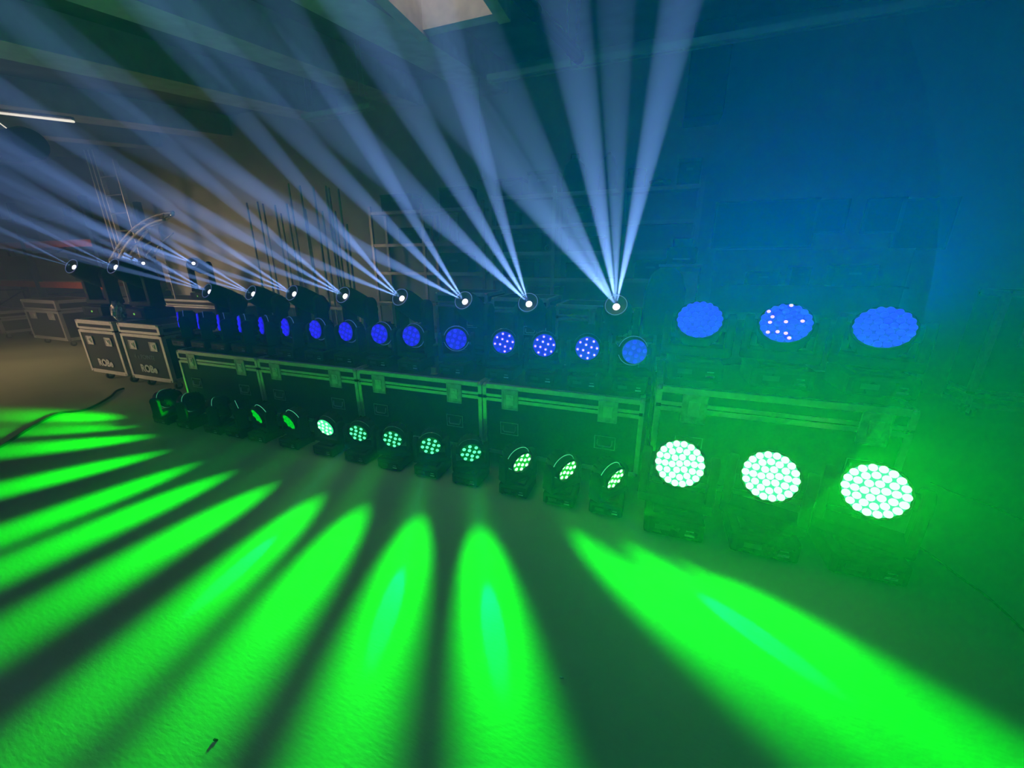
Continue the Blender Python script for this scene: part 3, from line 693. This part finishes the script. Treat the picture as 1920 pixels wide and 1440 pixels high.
for k in range(5):
    a = 2*pi*k/5+.3
    o = MB().bar((0, 0, .14), (.27*cos(a), .27*sin(a), .075), .022, 8, .014).build('foot', BLACK, t); MB().lathe([(.026, -.02), (.03, 0), (.026, .02)], 10, Matrix.Translation((.27*cos(a), .27*sin(a), .031)) @ Matrix.Rotation(pi/2, 4, 'Y')).build('castor', RUBBER, o)

# tall flight case at right and gear on it
flight_case('tall flight case at the right edge, dim green, behind the cable', (3.06, 5.0, 0), 1.3, .36, 1.35, .2, lid=1.0, latches=(.26,), lsize=(.26, .2), hsize=(.2, .1), lz=.93, handles=False, tw=.055)
t = thing('cable_bag', 'dark lumpy gear bag on the tall flight case at the right edge', 'bag', (3.78, 5.2, 1.354))
MB().lathe([(.12, 0), (.2, .03), (.19, .1), (.12, .17), (.05, .2), (.001, .2)], 14, Matrix.Diagonal((1.6, .8, 1, 1))).build('bag_body', DARK, t); MB().path([(-.15, -.1, .12), (-.05, -.12, .24), (.08, -.12, .24), (.15, -.1, .12)], .012).build('handle', BLACK, t)
t = thing('coiled_hose', 'dark coil on the bag at the right edge', 'coil', (4.3, 5.15, 1.354))
for k in range(4): MB().torus(.13-.008*(k % 2), .022, .024+k*.044, 24, 8).build('hose_loop', BLACK, t)

# three tall cases behind the beam lights
for lab, x, W, zt, in [('tall flight case behind the third beam light', 816, .62, 1.31), ('tall flight case behind the second beam light, pale top edge', 921, .62, 1.27), ('tall flight case with two pale bands, left of the rightmost beam light', 1042, .56, 1.22)]:
    c = aty(x, 568, 3.75)
    flight_case(lab, (c.x, 3.75, 0), W, .55, zt, .131, lid=.12, latches=(.70,), lsize=(.13, .15), hsize=(.14, .09), lz=zt-.10, hz=zt-.32, tw=.035, group='tall flight cases behind the beam lights')

# far left: pallet rack, cases, ladder, pipes, arched truss
t = thing('pallet_rack', 'pallet rack with blue uprights and orange beams at the far left', 'rack', (-17.0, 5.0, 0))
for x in (0, 3.35, 6.1):
    for y in (0, .9): MB().box((x, y, 1.45), (.12, .1, 2.9), b=.005).build('upright', BLUEP, t)
    m = MB()
    for k in range(4): m.bar((x, 0, .3+k*.62), (x, .9, .3+(k+1)*.62 if k % 2 == 0 else .3+k*.62), .015, 6)
    m.build('brace', BLUEP, t)
    MB().box((x, 0, .01), (.2, .2, .02)).build('foot_plate', ORANGE if x != 3.35 else STEEL, t)
for z in (1.15, 2.02):
    for (x0, x1) in ((0, 3.35), (3.35, 6.1)):
        for y in (0, .9): MB().box(((x0+x1)/2, y, z), (x1-x0-.12, .05, .13), b=.004).build('beam', ORANGE, t)
        MB().box(((x0+x1)/2, .45, z+.075), (x1-x0-.14, .8, .02)).build('shelf_board', WOOD, t)
for i, (x, z, w_, h) in enumerate([(-15.6, 1.24, 1.1, .55), (-12.8, 1.24, 1.4, .6), (-15.2, 2.11, 1.3, .5), (-12.4, 2.11, 1.2, .45)]):
    carton(['large dark crate on the lower rack level, left bay', 'large dark crate on the lower rack level, right bay', 'dark crate on the upper rack level, left bay', 'dark crate on the upper rack level, right bay'][i], x, 5.35, z, w_, .7, h, SLATE, 'crates on the pallet rack')
flight_case('square flight case on castors in front of the pallet rack', (-12.15, 4.1, 0), 1.25, .66, .93, .14, lid=.2, latches=(.24, .78), lsize=(.24, .14), lz=.62, handles=False, tw=.06)
flight_case('flight case half cut by the left edge of the view, beside the blue upright', (-14.9, 4.1, 0), 1.45, .6, .62, .14, lid=.16, latches=(.5,), lsize=(.3, .12), lz=.32, handles=False, tw=.06)
t = thing('ladder', 'aluminium ladder standing upright behind the left beam lights', 'ladder', (-10.1, 4.9, 0))
for k in range(3):
    MB().box((.0+k*.08, .02*k, 1.85), (.035, .07, 3.5), b=.004).build('stile', ALU, t)
MB().box((.75, 0, 1.75), (.03, .07, 3.3), b=.004).build('stile', ALU, t)
rg = MB().bar((0, 0, 0), (.54, 0, 0), .015).mesh('rung', ALU)
for k in range(10): obj('rung', rg, t, (.19, 0, .35+k*.31))
for k in range(2): MB().box((.08+k*.67, 0, .05), (.24 if k == 0 else .06, .12, .1), b=.006).build('rubber_foot', RUBBER, t)
t = thing('pipe_trolley', 'low trolley under the upright pipes behind the beam lights', 'trolley', (-5.6, 4.7, 0))
MB().box((.5, 0, .2), (2.64, .7, .05), b=.004).build('deck', DARK, t)
for z in (.6, 1.0): MB().box((.5, -.33, z), (2.64, .03, .04)).box((.5, .33, z), (2.64, .03, .04)).build('guard_rail', STEEL, t)
for x in (-.8, 1.8):
    for y in (-.33, .33): MB().box((x, y, .62), (.04, .04, .8)).build('post', STEEL, t)
cw = MB().lathe([(.07, -.02), (.08, 0), (.07, .02)], 14, Matrix.Rotation(pi/2, 4, 'Y')).mesh('castor_wheel', RUBBER)
for x in (-.65, 1.65):
    for y in (-.28, .28): obj('castor_wheel', cw, t, (x, y, .085))
tops = [(462,380),(482,378),(492,382),(515,384),(537,382),(540,344),(562,348),(587,350),(610,348),(616,352),(634,354),(572,392),(604,396),(628,396),(650,420),(526,400)]
ordn = ['leftmost', 'second', 'third', 'fourth', 'fifth', 'sixth', 'seventh', 'eighth', 'ninth', 'tenth', 'eleventh', 'twelfth', 'thirteenth', 'fourteenth', 'fifteenth', 'last']
rank = sorted(range(len(tops)), key=lambda k: tops[k][0]); plab = {}
for r_, k in enumerate(rank): plab[k] = ('%s thin pale upright pipe from the left in the trolley' % ordn[r_]).replace('leftmost thin pale upright pipe from the left', 'leftmost thin pale upright pipe').replace('last thin pale upright pipe from the left', 'last thin pale upright pipe at the right end')
PIPE = mat('pale_pipe', (.85, .9, .85), .4, .1, noise=.15)
for i, (px, py) in enumerate(tops):
    y = 4.5+.1*(i % 4); c = aty(px, py, y)
    t = thing('steel_pipe', plab[i], 'pipe', (c.x, y, .232), 'upright pipes in the trolley')
    MB().lathe([(.015, 0), (.015, c.z-.232)], 8).build('tube', PIPE, t); MB().lathe([(.016, 0), (.016, .05)], 8).build('end_sleeve', DARKM, t)
t = thing('arched_truss', 'curved shiny truss arching up behind the upright flight cases', 'truss', tuple(aty(206, 488, 4.3)))
o0 = Vector(t.location)
chords = [([(206,488),(225,457),(252,427),(290,405),(325,398)], 4.3), ([(220,490),(240,455),(270,427),(292,415),(308,412)], 4.1), ([(238,488),(262,450),(285,425),(306,414),(325,402)], 4.5)]
CP = []
def spl(pts, n=14):
    out = []
    for i in range(n+1):
        f = i/n*(len(pts)-1); k = min(int(f), len(pts)-2); u = f-k
        p0, p1, p2, p3 = pts[max(k-1, 0)], pts[k], pts[k+1], pts[min(k+2, len(pts)-1)]
        out.append(.5*((2*p1)+(p2-p0)*u+(2*p0-5*p1+4*p2-p3)*u*u+(3*p1-p0-3*p2+p3)*u**3))
    return out
for pts, y in chords:
    P = spl([aty(px, py, y)-o0 for px, py in pts]); CP.append(P)
    MB().path(P, .022, 10).build('chord', ALU, t)
for k in range(0, 13, 2):
    for a, b in ((0, 1), (1, 2), (2, 0)):
        MB().bar(CP[a][k], CP[b][k+1], .009, 6).build('brace', ALUD, t)
# its stand
MB().bar(CP[0][0], (CP[0][0].x, 0, 1.0-o0.z), .02).build('stand', ALUD, t)
for i, (p, q) in enumerate([((246,486),(258,474)), ((270,480),(283,466)), ((286,482),(304,460)), ((268,462),(284,452))]):
    a = aty(*p, 4.2); b = aty(*q, 4.5)
    t = thing('spigot_bar', ['lowest short shiny bar, below the foot of the arched truss', 'short shiny bar below the middle of the arched truss', 'longest short shiny bar, right of the arched truss foot', 'upper short shiny bar just under the arched truss chords'][i], 'bar', tuple(a), 'short shiny bars by the arched truss')
    MB().bar((0, 0, 0), b-a, .014).build('tube', ALU, t); MB().bar((0, 0, 0), (0, 0, 1.0-a.z+.0), .006).build('prop', DARKM, t)
t = thing('tripod_stand', 'folded light stand with crossed legs right of the arched truss', 'stand', tuple(aty(302, 455, 4.6)))
o0 = Vector(t.location)
for p, q in (((297,425),(302,455)), ((325,437),(302,455)), ((302,455),(290,472))): MB().bar(aty(*p, 4.6)-o0, aty(*q, 4.6)-o0, .01).build('leg', ALUD, t)
MB().bar((0, 0, 0), (0, 0, 1.0-o0.z), .014).build('pole', ALUD, t)

# ------------------------------------------------------------------ small things, cables
t = thing('plastic_bag', 'crumpled clear bag with a shiny strap between the two large beam lights', 'bag', tuple(aty(232, 572, 3.2)-Vector((0, 0, .0))))
t.location = (-6.62, 3.05, .884)
bm = bmesh.new(); bmesh.ops.create_icosphere(bm, subdivisions=3, radius=.07)
for v in bm.verts: v.co *= 1+random.uniform(-.22, .2); v.co.z = max(v.co.z*1.9+.13, .0); v.co.x *= .9
m = MB(); bm.verts.index_update(); m.add([v.co for v in bm.verts], [[v.index for v in f.verts] for f in bm.faces]); bm.free(); m.build('bag_body', SILV, t)
MB().path([(-.02, -.065, .10), (.03, -.07, .07), (.06, -.065, .03), (.09, -.06, .008)], .008).build('strap', RING, t)
def cable(label, pts, r=.007, m=RUBBER, nm='cable'):
    p0 = Vector(pts[0]); t = MB().path(spl([Vector(p)-p0 for p in pts], 40), r, 8).build(nm, m, None, tuple(p0)); return tag(t, label, 'cable')
cable('black cable lying on the floor from the upright cases to the left edge', [tuple(atz(x, y, .01)) for x, y in [(-60,862),(0,838),(60,800),(110,775),(160,768),(205,745),(218,733),(232,728)]], .012)
cable('thin cable on the floor from the right wash light towards the right edge', [tuple(atz(x, y, .008)) for x, y in [(1700,1012),(1745,1040),(1800,1082),(1850,1118),(1905,1168),(1960,1225)]], .005)
cable('faint cable on the floor behind the right wash light', [tuple(atz(x, y, .008)) for x, y in [(1745,905),(1790,925),(1850,945),(1900,968),(1980,1000)]], .006)
t = thing('cable_bundle', 'dark cables hanging in the gap beside the big trunk', 'cables', (.045, 2.64, .02))
for k in range(3):
    MB().path(spl([Vector((-.008+.01*k, .02*k, .93-.02*k)), Vector((.004*k, -.012+.01*k, .75)), Vector((-.006+.008*k, .0, .45)), Vector((.004*k, .01*k, .15)), Vector((-.02+.02*k, -.03, .0))], 24), .007, 8).build('cable', RUBBER, t)
t = thing('cardboard_scrap', 'small torn pale scrap standing on the third case, right of a blue head', 'scrap', (-1.68, 2.70, .724))
MB().box((0, 0, .028), (.05, .012, .056), b=.003).build('sheet', WOOD, t); MB().box((.01, -.01, .006), (.05, .04, .008)).build('flap', WOOD, t)
for i, (x, y, zz, lab) in enumerate([(403,1388,0,'small dark chip lying on the floor near the bottom edge'), (1052,1271,0,'small pale scrap lying on the floor beside the widest green beam'), (1222,962,0,'tiny bright scrap beside the first large green light')]):
    c = atz(x, y, 0)
    t = thing('floor_scrap', lab, 'scrap', (c.x, c.y, 0))
    MB().box((0, 0, .003), (.010, .007, .004), b=.001).build('chip', [DARK, CREAM, CREAM][i], t); MB().box((.006, .003, .0015), (.009, .004, .003)).build('splinter', [DARK, CREAM, CREAM][i], t)
